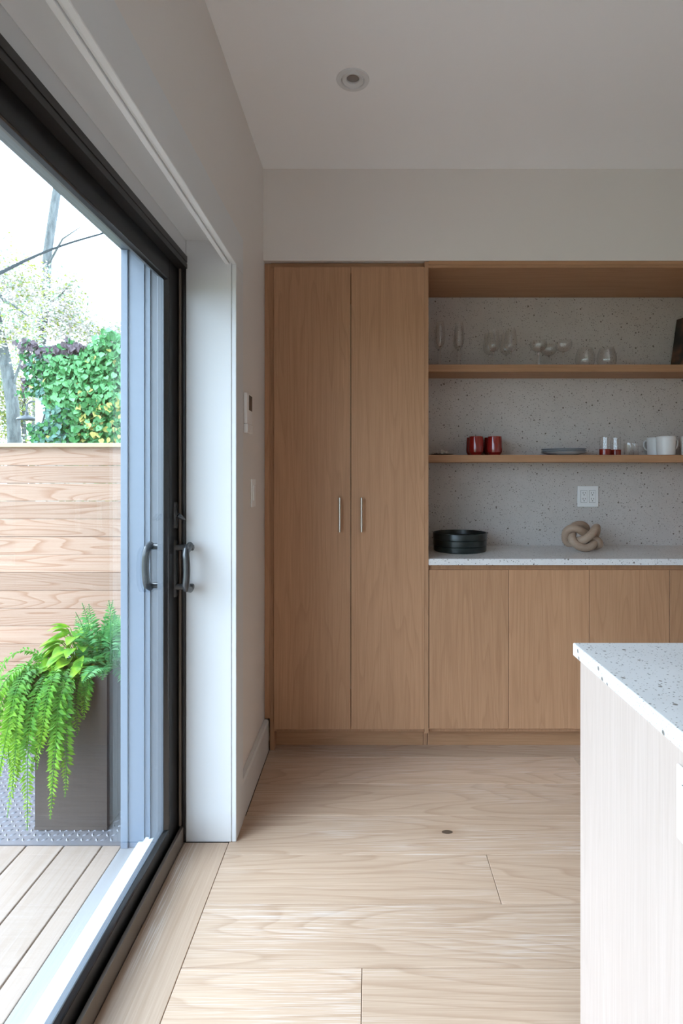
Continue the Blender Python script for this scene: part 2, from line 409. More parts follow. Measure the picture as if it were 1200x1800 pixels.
bb = prism('baseboard_left', 'white', [(WX + 0.0005, 0.0005), (-0.4745, 0.0005), (-0.4745, 0.138), (-0.480, 0.147), (WX + 0.0005, 0.147)], 'Y', DY1 + 0.111, CABY + 0.018)
# prism polygon is (X, Z) along Y
tag(bb, kind='structure')

# ------------------------------------------------------------------ sliding door
door = empty('door_1', (-0.69, 0.27, 0.0)); tag(door, kind='structure')
boxes('frame_head', 'bronze', [(-0.70, -0.648, DY0, DY1 + 0.004, 2.068, 2.0895), (-0.70, -0.650, DY0, DY1 + 0.004, 2.063, 2.068), (-0.70, -0.648, DY0, DY1 + 0.004, 2.046, 2.063), (-0.78, -0.70, DY0, DY1 + 0.004, 2.05, 2.0895)], door)
boxes('frame_jamb', 'bronze', [(-0.70, -0.6525, DY1 + 0.005, DY1 + 0.028, 0.0005, 2.09), (-0.664, -0.6525, DY1 - 0.004, DY1 + 0.005, 0.0005, 2.046, 0.001)], door)
box('jamb_strip', 'track', -0.6765, -0.668, DY1 - 0.006, DY1 + 0.0045, 0.06, 2.045, door, 0.001)
boxes('frame_jamb', 'bronze', [(-0.78, -0.6525, DY0 - 0.028, DY0 - 0.005, 0.0005, 2.09)], door)
boxes('sill_track', 'track', [(-0.672, -0.6605, DY0, DY1 + 0.004, -0.017, 0.056, 0.001), (-0.70, -0.672, DY0, DY1 + 0.004, -0.03, 0.028)], door)
boxes('outer_sill', 'sill', [(-0.755, -0.701, DY0, DY1 + 0.01, -0.029, 0.03, 0.002), (-0.80, -0.755, DY0, DY1 + 0.01, -0.029, 0.012, 0.002), (-0.826, -0.80, DY0, DY1 + 0.01, -0.029, -0.004, 0.002)], door)
boxes('outer_jamb', 'cladding2', [(-0.782, -0.726, DY1 + 0.005, DY1 + 0.04, -0.029, 2.12), (-0.737, -0.727, DY1 - 0.006, DY1 + 0.005, 0.031, 2.049)], door, 0.001)
box('screen_strip', 'cladding', -0.784, -0.780, DY1 - 0.002, DY1 + 0.005, -0.003, 2.049, door)

def sash(y0, y1, xf, handles=False):
    """xf: room face of the sash; the sash is 45 mm deep"""
    xb = xf - 0.045; xi = xf - 0.022; zb, zt = 0.029, 2.046; sw = 0.10
    s = boxes('sash', 'black', [(xi, xf, y1 - sw, y1, zb, zt, 0.0015), (xi, xf, y0, y0 + sw, zb, zt, 0.0015),
        (xi, xf, y0 + sw, y1 - sw, zb, 0.100, 0.0015), (xi, xf, y0 + sw, y1 - sw, 1.978, zt, 0.0015)], door)
    a0, a1 = y0 + sw, y1 - sw
    g = xf - 0.0135
    box('pane', 'glass', g - 0.006, g + 0.0, a0 - 0.01, a1 + 0.01, 0.09, 1.99, s)
    boxes('outer_sash', 'cladding2', [(xb, xi - 0.0003, y1 - sw + 0.012, y1, zb, zt), (xb, xi - 0.0003, y0, y0 + sw - 0.012, zb, zt),
        (xb, xi - 0.0003, y0 + sw - 0.012, y1 - sw + 0.012, zb, 0.088), (xb, xi - 0.0003, y0 + sw - 0.012, y1 - sw + 0.012, 1.992, zt)], s, 0.0012)
    # sloped beads: (X, Z) along Y for rails, (X, Y) along Z for stiles
    prism('glazing_bead', 'bead', [(xf - 0.001, 0.098), (xf - 0.001, 0.1005), (xf - 0.004, 0.103), (g + 0.0005, 0.108), (g + 0.0005, 0.098)], 'Y', a0, a1, s)
    prism('glazing_bead', 'bead', [(xf - 0.001, 1.98), (xf - 0.001, 1.9775), (xf - 0.004, 1.975), (g + 0.0005, 1.970), (g + 0.0005, 1.98)], 'Y', a0, a1, s)
    prism('glazing_bead', 'bead', [(xf - 0.001, a1 + 0.002), (xf - 0.001, a1 - 0.0005), (xf - 0.004, a1 - 0.003), (g + 0.0005, a1 - 0.014), (g + 0.0005, a1 + 0.002)], 'Z', 0.1, 1.978, s)
    prism('glazing_bead', 'bead', [(xf - 0.001, a0 - 0.002), (xf - 0.001, a0 + 0.0005), (xf - 0.004, a0 + 0.003), (g + 0.0005, a0 + 0.014), (g + 0.0005, a0 - 0.002)], 'Z', 0.1, 1.978, s)
    if handles:
        hy = 1.955
        def plate(zc, h, w=0.024, mat='handle_black'):
            bm = bmesh.new(); n = 9; poly = []
            for k in range(n): a = math.pi * k / (n - 1); poly.append((math.cos(a) * w / 2, h / 2 - w / 2 + math.sin(a) * w / 2))
            for k in range(n): a = math.pi + math.pi * k / (n - 1); poly.append((math.cos(a) * w / 2, -h / 2 + w / 2 + math.sin(a) * w / 2))
            A = [bm.verts.new((0, p[0], p[1])) for p in poly]; B = [bm.verts.new((0.007, p[0] * 0.88, p[1] * 0.97)) for p in poly]
            bm.faces.new(A[::-1]); bm.faces.new(B)
            for i in range(len(poly)): j = (i + 1) % len(poly); bm.faces.new((A[i], A[j], B[j], B[i]))
            bmesh.ops.recalc_face_normals(bm, faces=bm.faces)
            return mesh_of(bm)
        link('handle_plate', plate(0, 0.205), 'handle_black', (xf, hy, 0.982), s)
        link('lock_plate', plate(0, 0.097), 'handle_black', (xf, hy, 1.169), s)
        tube('lock_lever', 'handle_black', [(xf + 0.006, hy, 1.168), (xf + 0.014, hy, 1.168), (xf + 0.018, hy - 0.006, 1.166), (xf + 0.030, hy - 0.004, 1.158), (xf + 0.036, hy, 1.153)], [0.0085, 0.0085, 0.0095, 0.006, 0.004], s, 8)
        def pull(sgn, x0, out, off, zt_, zb_, mat='handle_black'):
            xo = x0 + sgn * out
            for z in (zt_ - 0.012, zb_ + 0.012):
                tube('handle_post', mat, [(x0, hy, z), (x0 + sgn * 0.004, hy, z), (xo - sgn * 0.004, hy, z), (xo, hy, z)], [0.014, 0.011, 0.0115, 0.0095], s, 12)
            pts = []
            for k in range(13):
                u = k / 12; bow = math.sin(math.pi * u)
                e = min(1.0, min(u, 1 - u) / 0.12); e = e * (2 - e)
                pts.append((xo - sgn * 0.012 + sgn * 0.006 * bow, hy - off * e, zt_ - 0.006 - (zt_ - zb_ - 0.012) * u))
            tube('grip', mat, pts, 0.0145, s, 12, flat=0.8)
        pull(1, xf + 0.004, 0.062, 0.055, 1.068, 0.906)
        pull(-1, xb, 0.052, 0.030, 1.072, 0.912)
        lathe('key_cylinder', 'nickel', [(0, 0.007), (0.008, 0.007), (0.011, 0.004), (0.012, 0.0), (0, 0)], (xb - 0.0005, hy - 0.012, 1.098), s, 16).rotation_euler = (0, -math.pi / 2, 0)
    return s
sash(0.86, 2.0, -0.68, True)
sash(-0.29, 0.85, -0.7255)
sash(-1.44, -0.30, -0.68)
sash(-2.595, -1.45, -0.7255)

# outside wall cladding around the opening
ow = boxes('trim_3', 'cladding', [(-0.8638, -0.783, DY1 + 0.016, DY1 + 0.0295, -0.03, 2.1195, 0.001), (-0.812, -0.806, DY1 + 0.010, DY1 + 0.016, -0.03, 2.1195),
    (-0.8898, -0.864, DY1 + 0.008, DY1 + 0.0295, -0.03, 2.1195, 0.002), (-0.89, -0.8805, DY1 + 0.0298, 3.3, -0.12, 2.82), (-0.89, -0.8805, DY0 - 0.0298, DY1 + 0.0297, 2.12, 2.82),
    (-0.880, -0.783, DY0 - 0.0295, DY1 + 0.0295, 2.12, 2.1525), (-0.8898, -0.783, DY0 - 0.0295, DY0 - 0.016, -0.03, 2.1195), (-0.89, -0.8805, REARY - 0.15, DY0 - 0.0298, -0.12, 2.82)])
tag(ow, kind='structure')

# ------------------------------------------------------------------ outside ground, deck
DZ = -0.03
tag(box('ground', 'ground', -60, 0, -40, 60, -0.5, -0.2), kind='structure')
deck = box('deck', 'soil', -4.6, -0.8265, -3.1, 2.8, -0.19, DZ - 0.025); tag(deck, kind='structure')
box('edge_board', 'greyboard', -0.892, -0.8275, -3.1, DY1 + 0.019, DZ - 0.0248, DZ, deck, 0.002)
x1 = -0.8945
xg = -0.963
while x1 > -4.55:
    box('deck_board', 'deckwood', max(xg + 0.0025, -4.6), x1, -3.1, 2.016, DZ - 0.0248, DZ, deck, 0.003)
    x1 = xg - 0.0025; xg -= 0.137

# tread plate with raised lugs
tp = box('tread_plate', 'plate', -2.6, -0.8925, 2.020, 2.79, DZ - 0.0248, DZ)
tag(tp, 'grey steel tread plate with raised lugs between deck boards and fence', 'metal plate')
bm = bmesh.new(); sp_ = 0.027
for i in range(int(1.66 / sp_)):
    for j in range(int(0.74 / sp_)):
        cx, cy = -2.58 + (i + 0.5) * sp_, 2.035 + (j + 0.5) * sp_
        a = math.radians(35 if (i + j) % 2 else -55); L, Wd, H = 0.0130, 0.0050, 0.0042
        ca, sa = math.cos(a), math.sin(a)
        q = [(-L, 0, 0), (0, -Wd, 0), (L, 0, 0), (0, Wd, 0), (-L * 0.35, 0, H), (L * 0.35, 0, H)]
        v = [bm.verts.new((cx + p[0] * ca - p[1] * sa, cy + p[0] * sa + p[1] * ca, DZ + p[2] - 0.0002)) for p in q]
        for f in ((0, 1, 4), (1, 5, 4), (1, 2, 5), (2, 3, 5), (3, 4, 5), (3, 0, 4)): bm.faces.new([v[k] for k in f])
me = mesh_of(bm); lug = link('raised_lug', me, 'plate', (0, 0, 0)); lug.parent = tp; lug.location = -WL[tp.name]; tag(lug, kind='stuff')

# ------------------------------------------------------------------ fence
fence = empty('fence', (-2.1, 2.81, DZ)); tag(fence, 'pale cedar fence of narrow level boards with a flat cap', 'fence')
FY = 2.80
zt = 1.445; pitch = 0.0897; i = 0
while zt > DZ + 0.02:
    zb = max(zt - pitch + 0.003, DZ + 0.004)
    dy = R.uniform(-0.0015, 0.0015)
    box('fence_board', 'cedar', -3.4, -0.895, FY + dy, FY + 0.018 + dy, zb - R.uniform(0.0005, 0.0024), zt, fence, 0.002)
    zt -= pitch; i += 1
box('fence_cap', 'cap', -3.42, -0.894, FY - 0.025, FY + 0.10, 1.4465, 1.468, fence, 0.003)
for x in (-3.3, -2.15, -0.99):
    box('fence_post', 'cedar', x - 0.045, x + 0.045, FY + 0.0205, FY + 0.095, -0.2, 1.446, fence, 0.002)

# ------------------------------------------------------------------ tall cabinet
KZ = 0.109
def hand(name, x, z0, z1, y, parent):
    h = tube(name, 'nickel', [(x, y - 0.028, z0), (x, y - 0.028, z0 + 0.01), (x, y - 0.028, z1 - 0.01), (x, y - 0.028, z1)], 0.0052, parent, 12)
    for z in (z0 + 0.012, z1 - 0.012):
        c = tube('standoff', 'nickel', [(x, y - 0.028, z), (x, y + 0.0, z)], 0.004, h, 8)
    return h
S = CABY / F
def CXp(x): return (x - CX) * S
def CZp(y): return EYE - (y - CY) * S
tc = empty('tall_cabinet', (CXp(616.5), CABY + 0.25, 0.0))
tag(tc, 'tall two-door oak pantry cabinet with slim nickel bar pulls', 'cabinet')
xa, xm, xb_ = CXp(481), CXp(616.4), CXp(752.8)
boxes('carcass', 'oak', [(xa - 0.018, xa, CABY + 0.022, BACKY + 0.012, 0.0, 2.288), (xb_ - 0.018, xb_, CABY + 0.001, BACKY + 0.012, 0.089, 2.316), (xa, xb_ - 0.018, CABY + 0.022, BACKY + 0.012, 0.089, 0.107), (xa, xb_ - 0.018, CABY + 0.022, BACKY + 0.012, 2.268, 2.288), (xb_ - 0.018, xb_, CABY + 0.072, BACKY + 0.012, 0.0, 0.089)], tc)
d1 = box('door', 'oak', xa + 0.0005, xm - 0.0013, CABY, CABY + 0.0205, KZ, CZp(469), tc, 0.0008)
d2 = box('door', 'oak', xm + 0.0013, xb_ - 0.0185, CABY, CABY + 0.0205, KZ, CZp(469), tc, 0.0008)
hz0, hz1 = CZp(934.5), CZp(874.5)
hand('handle', CXp(597.3), hz0, hz1, CABY, d1); hand('handle', CXp(635.2), hz0, hz1, CABY, d2)
box('filler_panel', 'oak', WX + 0.0245, xa - 0.0185, CABY + 0.028, CABY + 0.046, 0.0005, 2.316, tc, 0.0008)
box('filler_scribe', 'oak', WX + 0.0008, WX + 0.0243, CABY + 0.028, CABY + 0.046, 0.1475, 2.316, tc)
box('toe_kick', 'oak_flat', xa + 0.0005, xb_ - 0.0195, CABY + 0.07, CABY + 0.088, 0.0005, 0.0885, tc)
box('top_rail', 'oak_flat', xa - 0.018, xb_ - 0.019, CABY + 0.024, CABY + 0.042, 2.2885, 2.316, tc)

# base cabinets
bx = [CXp(753.6), CXp(893.6), CXp(1035.5), CXp(1176.5), 1.757]
for i in (0, 1):
    x0, x1 = bx[2 * i], bx[2 * i + 2]
    bc = empty('base_cabinet', ((x0 + x1) / 2, CABY + 0.25, 0.0))
    tag(bc, ['handleless oak base cabinet next to the tall pantry cabinet, below the black round box', 'handleless oak base cabinet with paler doors, mostly behind the island countertop'][i], 'cabinet', 'base cabinets under the worktop')
    boxes('carcass', 'oak', [(x0 + 0.0006, x0 + 0.018, CABY + 0.022, BACKY, 0.089, 0.857), (x1 - 0.018, x1 - 0.0006, CABY + 0.022, BACKY, 0.089, 0.857), (x0 + 0.018, x1 - 0.018, CABY + 0.022, BACKY, 0.089, 0.107),
        (x0 + 0.018, x1 - 0.018, BACKY - 0.01, BACKY, 0.107, 0.857)], bc)
    for k in (2 * i, 2 * i + 1):
        box('door', 'oak', bx[k] + 0.001, bx[k + 1] - 0.001, CABY, CABY + 0.0205, CZp(1281), CZp(1002), bc, 0.0008)
    box('finger_channel', 'oak', x0 + 0.0008, x1 - 0.0008, CABY + 0.021, CABY + 0.04, 0.8575, 0.8835, bc)
    box('toe_kick', 'oak_flat', x0 + 0.0008, x1 - 0.0008, CABY + 0.07, CABY + 0.088, 0.0005, 0.0885, bc)
tag(box('side_cabinet', 'oak', 1.760, 2.5, CABY, BACKY + 0.012, 0.0, 2.316, None, 0.001), 'plain oak end cabinet closing the far end of the shelf niche', 'cabinet')

# worktop, splashback, niche lining, shelves
wt = box('worktop', 'quartz', xb_ + 0.0008, 1.7592, CABY - 0.006, BACKY - 0.0005, 0.884, 0.914, None, 0.0015)
tag(wt, 'speckled white quartz worktop in the shelf niche carrying the wooden knot', 'worktop')
tag(box('backsplash', 'splash', xb_ + 0.0008, 1.7592, BACKY, BACKY + 0.0135, 0.8845, 2.3), 'speckled grey quartz backsplash slab behind the open shelves', 'backsplash')
tp2 = empty('niche_top_panel', (1.0, CABY + 0.25, 2.30)); tag(tp2, 'level oak panel lining the top of the shelf niche', 'panel')
box('lining_board', 'oak_flat', xb_ + 0.0008, 1.7592, CABY + 0.001, BACKY + 0.012, 2.3015, 2.3185, tp2)
box('front_rail', 'oak_flat', xb_ + 0.0008, 1.7592, CABY + 0.004, CABY + 0.018, 2.288, 2.3012, tp2)
SY0 = 2.91
for z0, lab in ((1.847, 'thick oak wall shelf holding the clear stemware and painted panel'), (1.375, 'thick oak wall shelf holding the red cups, plates and white mugs')):
    tag(box('wall_shelf', 'oak_flat', xb_ + 0.0008, 1.7592, SY0, BACKY - 0.0003, z0, z0 + 0.038, None, 0.001), lab, 'shelf')
ST1, ST2, WT = 1.885, 1.413, 0.914

# ------------------------------------------------------------------ kitchen island
isl = empty('kitchen_island', (1.05, 0.3, 0.0)); tag(isl, 'oak kitchen island with door light painted into its plain sides under a quartz countertop', 'island')
box('side_panel', 'island_oak', 0.494, 0.514, -0.95, 1.303, 0.0005, 0.8835, isl, 0.0008)
box('end_panel', 'island_oak', 0.5145, 1.58, 1.283, 1.303, 0.0005, 0.8835, isl, 0.0008)
box('end_panel', 'island_oak', 0.5145, 1.58, -0.95, -0.93, 0.0005, 0.8835, isl, 0.0008)
box('side_panel', 'island_oak', 1.5805, 1.60, -0.95, 1.303, 0.0005, 0.8835, isl, 0.0008)
box('plinth', 'slot', 0.56, 1.54, -0.9, 1.24, 0.0, 0.08, isl)
tag(box('island_countertop', 'quartz', 0.483, 1.62, -0.97, 1.322, 0.884, 0.914, None, 0.003), 'speckled white quartz countertop lying on the kitchen island', 'countertop')

# ------------------------------------------------------------------ electrical plates
def outlet(name, loc, ngang, rotz, label):
    o = empty(name, loc); tag(o, label, 'outlet')
    w = 0.07 if ngang == 1 else 0.117
    bm = bmesh.new(); bm_box(bm, -w / 2, w / 2, -0.006, 0, -0.0585, 0.0585, (0, 0, 0), 0.0025)
    p = link('cover_plate', mesh_of(bm), 'plastic'); p.parent = o
    for g in range(ngang):
        gx = 0 if ngang == 1 else (-0.0233, 0.0233)[g]
        bm = bmesh.new(); bm_box(bm, gx - 0.0165, gx + 0.0165, -0.0085, -0.006, -0.0335, 0.0335, (0, 0, 0), 0.0008)
        r = link('receptacle', mesh_of(bm), 'plastic'); r.parent = o
        bm = bmesh.new(); bm_box(bm, gx - 0.0175, gx + 0.0175, -0.0063, -0.0059, -0.0345, 0.0345)
        q = link('seam', mesh_of(bm), 'slot'); q.parent = o
        for z in (-0.0165, 0.0165):
            bm = bmesh.new()
            bm_box(bm, gx - 0.0075, gx - 0.0052, -0.009, -0.0084, z - 0.001, z + 0.008); bm_box(bm, gx + 0.0052, gx + 0.0075, -0.009, -0.0084, z - 0.0, z + 0.0075)
            bm_box(bm, gx - 0.0025, gx + 0.0025, -0.009, -0.0084, z - 0.010, z - 0.0055)
            sl = link('socket_slot', mesh_of(bm), 'slot'); sl.parent = r
    o.rotation_euler = (0, 0, rotz)
    return o
outlet('wall_outlet', (X_at(1032.5, BACKY), BACKY - 0.0005, Z_at(872.5, BACKY)), 2, 0, 'white double wall outlet on the speckled backsplash above the wooden knot')
outlet('island_outlet', (0.4935, 0.851, 0.796), 1, -math.pi / 2, 'white outlet on the side panel of the oak island')
# thermostat
th = empty('thermostat', (WX, 2.262, 1.477)); tag(th, 'white thermostat with dark display on the wall above the light switch', 'thermostat')
box('housing', 'plastic', WX + 0.0005, WX + 0.014, 2.212, 2.312, 1.515, 1.638, th, 0.003)
box('display', 'screen', WX + 0.0135, WX + 0.0155, 2.247, 2.305, 1.571, 1.632, th, 0.0008)
box('cover_flap', 'plastic', WX + 0.0005, WX + 0.016, 2.212, 2.312, 1.477, 1.514, th, 0.003)
sw = empty('light_switch', (WX, 2.383, 1.17)); tag(sw, 'white rocker light switch on the wall below the thermostat', 'switch')
box('cover_plate', 'plastic', WX + 0.0005, WX + 0.0065, 2.345, 2.421, 1.173, 1.292, sw, 0.002)
box('rocker', 'plastic', WX + 0.006, WX + 0.011, 2.366, 2.400, 1.200, 1.265, sw, 0.0015)

# recessed lamp
dl = empty('recessed_light', (LX, LY, CEIL)); tag(dl, 'small round white recessed spotlight in the ceiling, switched off', 'ceiling light')
lathe('trim_ring', 'white', [(0.0415, 0.02), (0.0415, -0.002), (0.044, -0.005), (0.058, -0.004), (0.0605, -0.0003), (0.0605, 0.0)], (LX, LY, CEIL), dl, 40)
lathe('tilt_ring', 'white', [(0.040, 0.012), (0.0405, -0.001), (0.037, -0.005), (0.024, 0.001), (0.0225, 0.012)], (LX, LY, CEIL), dl, 40)
lathe('lens', 'lens', [(0.0225, 0.006), (0.012, 0.003), (0.0, 0.002)], (LX, LY, CEIL), dl, 32)
lathe('can', 'slot', [(0.0412, 0.0), (0.0412, 0.10), (0, 0.10)], (LX, LY, CEIL), dl, 32)

# ------------------------------------------------------------------ things on the upper shelf
def smooth_prof(pts, n=5):
    out = []
    for i in range(len(pts) - 1):
        p0 = pts[max(i - 1, 0)]; p1 = pts[i]; p2 = pts[i + 1]; p3 = pts[min(i + 2, len(pts) - 1)]
        for k in range(n):
            t = k / n
            out.append(tuple(0.5 * ((2 * p1[a]) + (-p0[a] + p2[a]) * t + (2 * p0[a] - 5 * p1[a] + 4 * p2[a] - p3[a]) * t * t + (-p0[a] + 3 * p1[a] - 3 * p2[a] + p3[a]) * t ** 3) for a in (0, 1)))
    out.append(pts[-1]); return [(max(r, 0.0), z) for r, z in out]
def wall_prof(outer, th=0.0012):
    inner = [(max(r - th, 0.0), z + (th if i == 0 else 0)) for i, (r, z) in enumerate(outer)]
    return outer + inner[::-1]
def stem_glass(name, label, group, x, y, z, prof, zs, foot_r):
    """prof: bowl outline from the bottom (0, zs) up; zs: stem top"""
    o = empty(name, (x, y, z)); tag(o, label, 'glass', group)
    lathe('bowl', 'stemglass', wall_prof(smooth_prof(prof)), (x, y, z), o, 28)
    lathe('stem', 'solidglass', [(0.0, 0.006), (0.0045, 0.006), (0.0036, 0.02), (0.0034, zs * 0.7), (0.005, zs - 0.001), (0.0065, zs + 0.001), (0.0, zs + 0.001)], (x, y, z), o, 12)
    lathe('foot', 'stemglass', [(0, 0.0002), (foot_r, 0.0002), (foot_r, 0.0015), (0.012, 0.0035), (0.0035, 0.007)], (x, y, z), o, 28)
    return o
def copy_tree(o, loc, parent=None, label=None):
    c = o.copy(); C.objects.link(c)
    if label: c['label'] = label
    if parent is None: c.location = loc
    else: c.parent = parent
    for ch in list(o.children): copy_tree(ch, None, c)
    return c
FL = [(0.0, 0.108), (0.012, 0.112), (0.023, 0.128), (0.026, 0.155), (0.024, 0.195), (0.0195, 0.238)]
WN = [(0.0, 0.082), (0.015, 0.085), (0.030, 0.100), (0.034, 0.122), (0.031, 0.155), (0.026, 0.196)]
CO = [(0.0, 0.078), (0.018, 0.081), (0.036, 0.094), (0.044, 0.110), (0.0445, 0.122), (0.041, 0.136)]
def X3(x, Y): return X_at(x, Y)
g = stem_glass('champagne_flute', 'clear champagne flute at the shelf edge, closest to the pantry cabinet', 'champagne flutes', X3(773.5, 2.975), 2.975, ST1, FL, 0.108, 0.03)
for x, Y, lab in ((807, 2.975, 'clear champagne flute at the shelf edge, on the wine glass side'), (771.5, 3.055, 'clear champagne flute against the backsplash, closest to the pantry cabinet'), (805.5, 3.055, 'clear champagne flute against the backsplash, on the wine glass side')):
    copy_tree(g, (X3(x, Y), Y, ST1), None, lab)
g = stem_glass('wine_glass', 'clear egg-shaped wine glass at the shelf edge, beside the flutes', 'wine glasses', X3(867, 2.975), 2.975, ST1, WN, 0.082, 0.032)
for x, Y, lab in ((897.5, 2.975, 'clear egg-shaped wine glass at the shelf edge, beside the coupes'), (860, 3.06, 'clear egg-shaped wine glass against the backsplash, beside the flutes'), (889, 3.06, 'clear egg-shaped wine glass against the backsplash, beside the coupes')):
    copy_tree(g, (X3(x, Y), Y, ST1), None, lab)
g = stem_glass('coupe_glass', 'clear shallow coupe glass at the shelf edge, beside the wine glasses', 'coupe glasses', X3(946, 2.97), 2.97, ST1, CO, 0.078, 0.032)
for x, Y, lab in ((990, 2.97, 'clear shallow coupe glass at the shelf edge, beside the stemless glasses'), (964, 3.068, 'clear shallow coupe glass set back against the backsplash behind two others')):
    copy_tree(g, (X3(x, Y), Y, ST1), None, lab)
SL = [(0.0, 0.0008), (0.030, 0.001), (0.044, 0.014), (0.0505, 0.036), (0.048, 0.065), (0.036, 0.102)]
def stemless(x, Y, lab):
    o = lathe('stemless_glass', 'stemglass', wall_prof(smooth_prof(SL), 0.0014), (X3(x, Y), Y, ST1), None, 30)
    return tag(o, lab, 'glass', 'stemless glasses')
stemless(1028, 2.985, 'clear round stemless glass next to the coupe glasses'); stemless(1066, 2.985, 'clear round stemless glass on the painted panel side of its twin')
# painted panel leaning on the end cabinet
pa = empty('painted_panel', (1.69, 3.05, ST1)); tag(pa, 'small dark brown painted panel leaning at the end of the top shelf', 'picture')
def panel_mesh(th0, th1, inset):
    A = Vector((1.672, 3.098, ST1 + 0.0008)); B = Vector((1.705, 2.965, ST1 + 0.0008)); up = Vector((0.040, 0.004, 0.285))
    n = (B - A).cross(up).normalized()
    if n.x > 0: n = -n
    u = (B - A).normalized() * inset; w = up.normalized() * inset
    q = [A + u + w, B - u + w, B + up - u - w, A + up + u - w]
    bm = bmesh.new(); o = WL[pa.name]
    f0 = [bm.verts.new(p + n * th0 - o) for p in q]; f1 = [bm.verts.new(p + n * th1 - o) for p in q]
    bm.faces.new(f0); bm.faces.new(f1[::-1])
    for i in range(4): j = (i + 1) % 4; bm.faces.new((f0[i], f1[i], f1[j], f0[j]))
    bmesh.ops.recalc_face_normals(bm, faces=bm.faces); return mesh_of(bm)
link('backing_board', panel_mesh(-0.012, 0.0, 0.0), 'slot', WL[pa.name], pa)
link('painted_face', panel_mesh(0.0001, 0.0012, 0.0015), 'art', WL[pa.name], pa)

# ------------------------------------------------------------------ things on the lower shelf
# pewter dish with small pale pieces
pd = empty('pewter_dish', (X3(777, 2.99), 2.99, ST2)); tag(pd, 'flat pewter dish with knobbly pale ornament beside the pantry cabinet', 'dish')
lathe('dish', 'pewter', [(0, 0.0005), (0.035, 0.0005), (0.052, 0.004), (0.062, 0.0065), (0.062, 0.008), (0.05, 0.0065), (0.033, 0.003), (0, 0.003)], WL[pd.name], pd, 32)
for k in range(7):
    a = k * 0.9; r = 0.0 if k == 6 else 0.024
    bm = bmesh.new(); bmesh.ops.create_icosphere(bm, subdivisions=2, radius=0.0115)
    for v in bm.verts: v.co *= 1 + 0.12 * math.sin(v.co.x * 700 + k); v.co.z *= 0.85
    link('ornament_bead', mesh_of(bm), 'shell', Vector(WL[pd.name]) + Vector((math.cos(a) * r, math.sin(a) * r, 0.013 + (0.008 if k == 6 else 0))), pd, True)
# red cups
RC = [(0.0, 0.001), (0.030, 0.001), (0.0375, 0.014), (0.0395, 0.016), (0.041, 0.030), (0.0395, 0.070), (0.037, 0.099), (0.0345, 0.099), (0.036, 0.07), (0.035, 0.02), (0.0, 0.012)]
for x, Y, lab in ((836.5, 2.965, 'dark red glazed cup at the shelf edge, on the pewter dish side'), (869, 2.965, 'dark red glazed cup at the shelf edge, on the plate stack side'), (832, 3.055, 'dark red glazed cup at the backsplash, on the pewter dish side'), (863, 3.055, 'dark red glazed cup at the backsplash, on the plate stack side')):
    tag(lathe('red_cup', 'red', RC, (X3(x, Y), Y, ST2), None, 14), lab, 'cup', 'red cups')
# plates
for k in range(3):
    o = lathe('plate', 'greyplate', [(0, 0), (0.072, 0), (0.078, 0.004), (0.105, 0.010), (0.117, 0.0155), (0.116, 0.017), (0.10, 0.0125), (0.075, 0.006), (0, 0.0055)], (X3(990, 3.0), 3.0, ST2 + 0.0006 + k * 0.0092), None, 48)
    tag(o, ['bottom blue-grey stoneware plate of the low stack on the shelf', 'middle blue-grey stoneware plate of the low stack on the shelf', 'topmost blue-grey stoneware plate of the low stack on the shelf'][k], 'plate', 'stacked plates')
# glasses with red foot
for x, Y, lab in ((1063, 2.97, 'clear glass tumbler in a red base next to the plate stack'), (1081, 3.03, 'clear glass tumbler in a red base next to the glass mugs')):
    o = empty('footed_tumbler', (X3(x, Y), Y, ST2)); tag(o, lab, 'tumbler', 'red-based tumblers')
    lathe('red_base', 'redglass', [(0, 0.0005), (0.026, 0.0005), (0.0285, 0.003), (0.029, 0.029), (0.030, 0.030), (0.030, 0.032), (0, 0.032)], WL[o.name], o, 28)
    lathe('glass_wall', 'stemglass', wall_prof([(0.0275, 0.0325), (0.0275, 0.06), (0.0275, 0.096)], 0.0016), WL[o.name], o, 28)
# glass mugs with handles
for x, Y, lab in ((1105, 2.97, 'small clear glass mug with loop handle beside the red-based tumblers'), (1113.5, 3.04, 'small clear glass mug with loop handle beside the white mugs')):
    o = empty('glass_mug', (X3(x, Y) , Y, ST2)); tag(o, lab, 'mug', 'clear glass mugs')
    lathe('glass_wall', 'stemglass', wall_prof([(0.0, 0.001), (0.024, 0.001), (0.0255, 0.004), (0.0255, 0.066)], 0.0018), WL[o.name], o, 26)
    c = WL[o.name]
    tube('handle', 'stemglass', [c + Vector(p) for p in ((0.024, 0, 0.05), (0.036, 0, 0.051), (0.047, 0, 0.046), (0.051, 0, 0.034), (0.047, 0, 0.022), (0.036, 0, 0.017), (0.024, 0, 0.018))], 0.0032, o, 8)
# white mugs
MG = [(0.0, 0.0008), (0.040, 0.0008), (0.044, 0.005), (0.0455, 0.03), (0.0465, 0.06), (0.0475, 0.098), (0.0465, 0.0995), (0.0445, 0.098), (0.0425, 0.03), (0.039, 0.008), (0, 0.006)]
for x, Y, ang, lab in ((1153, 3.055, 2.2, 'white stoneware mug set back behind another beside the glass mugs'), (1170, 2.962, 0.15, 'white stoneware mug at the shelf edge with its handle to the side'), (1213, 2.96, 1.5, 'white stoneware mug at the far end next to the end cabinet')):
    o = empty('white_mug', (X3(x, Y), Y, ST2)); tag(o, lab, 'mug', 'white mugs')
    lathe('mug_body', 'mug', smooth_prof(MG[:6], 3) + MG[6:], WL[o.name], o, 36)
    c = WL[o.name]; ca, sa = math.cos(ang), math.sin(ang)
    pts = [(0.044, 0.085), (0.058, 0.086), (0.068, 0.074), (0.068, 0.055), (0.060, 0.038), (0.043, 0.03)]
    tube('handle', 'mug', [c + Vector((r * ca, r * sa, z)) for r, z in pts], 0.0048, o, 8)

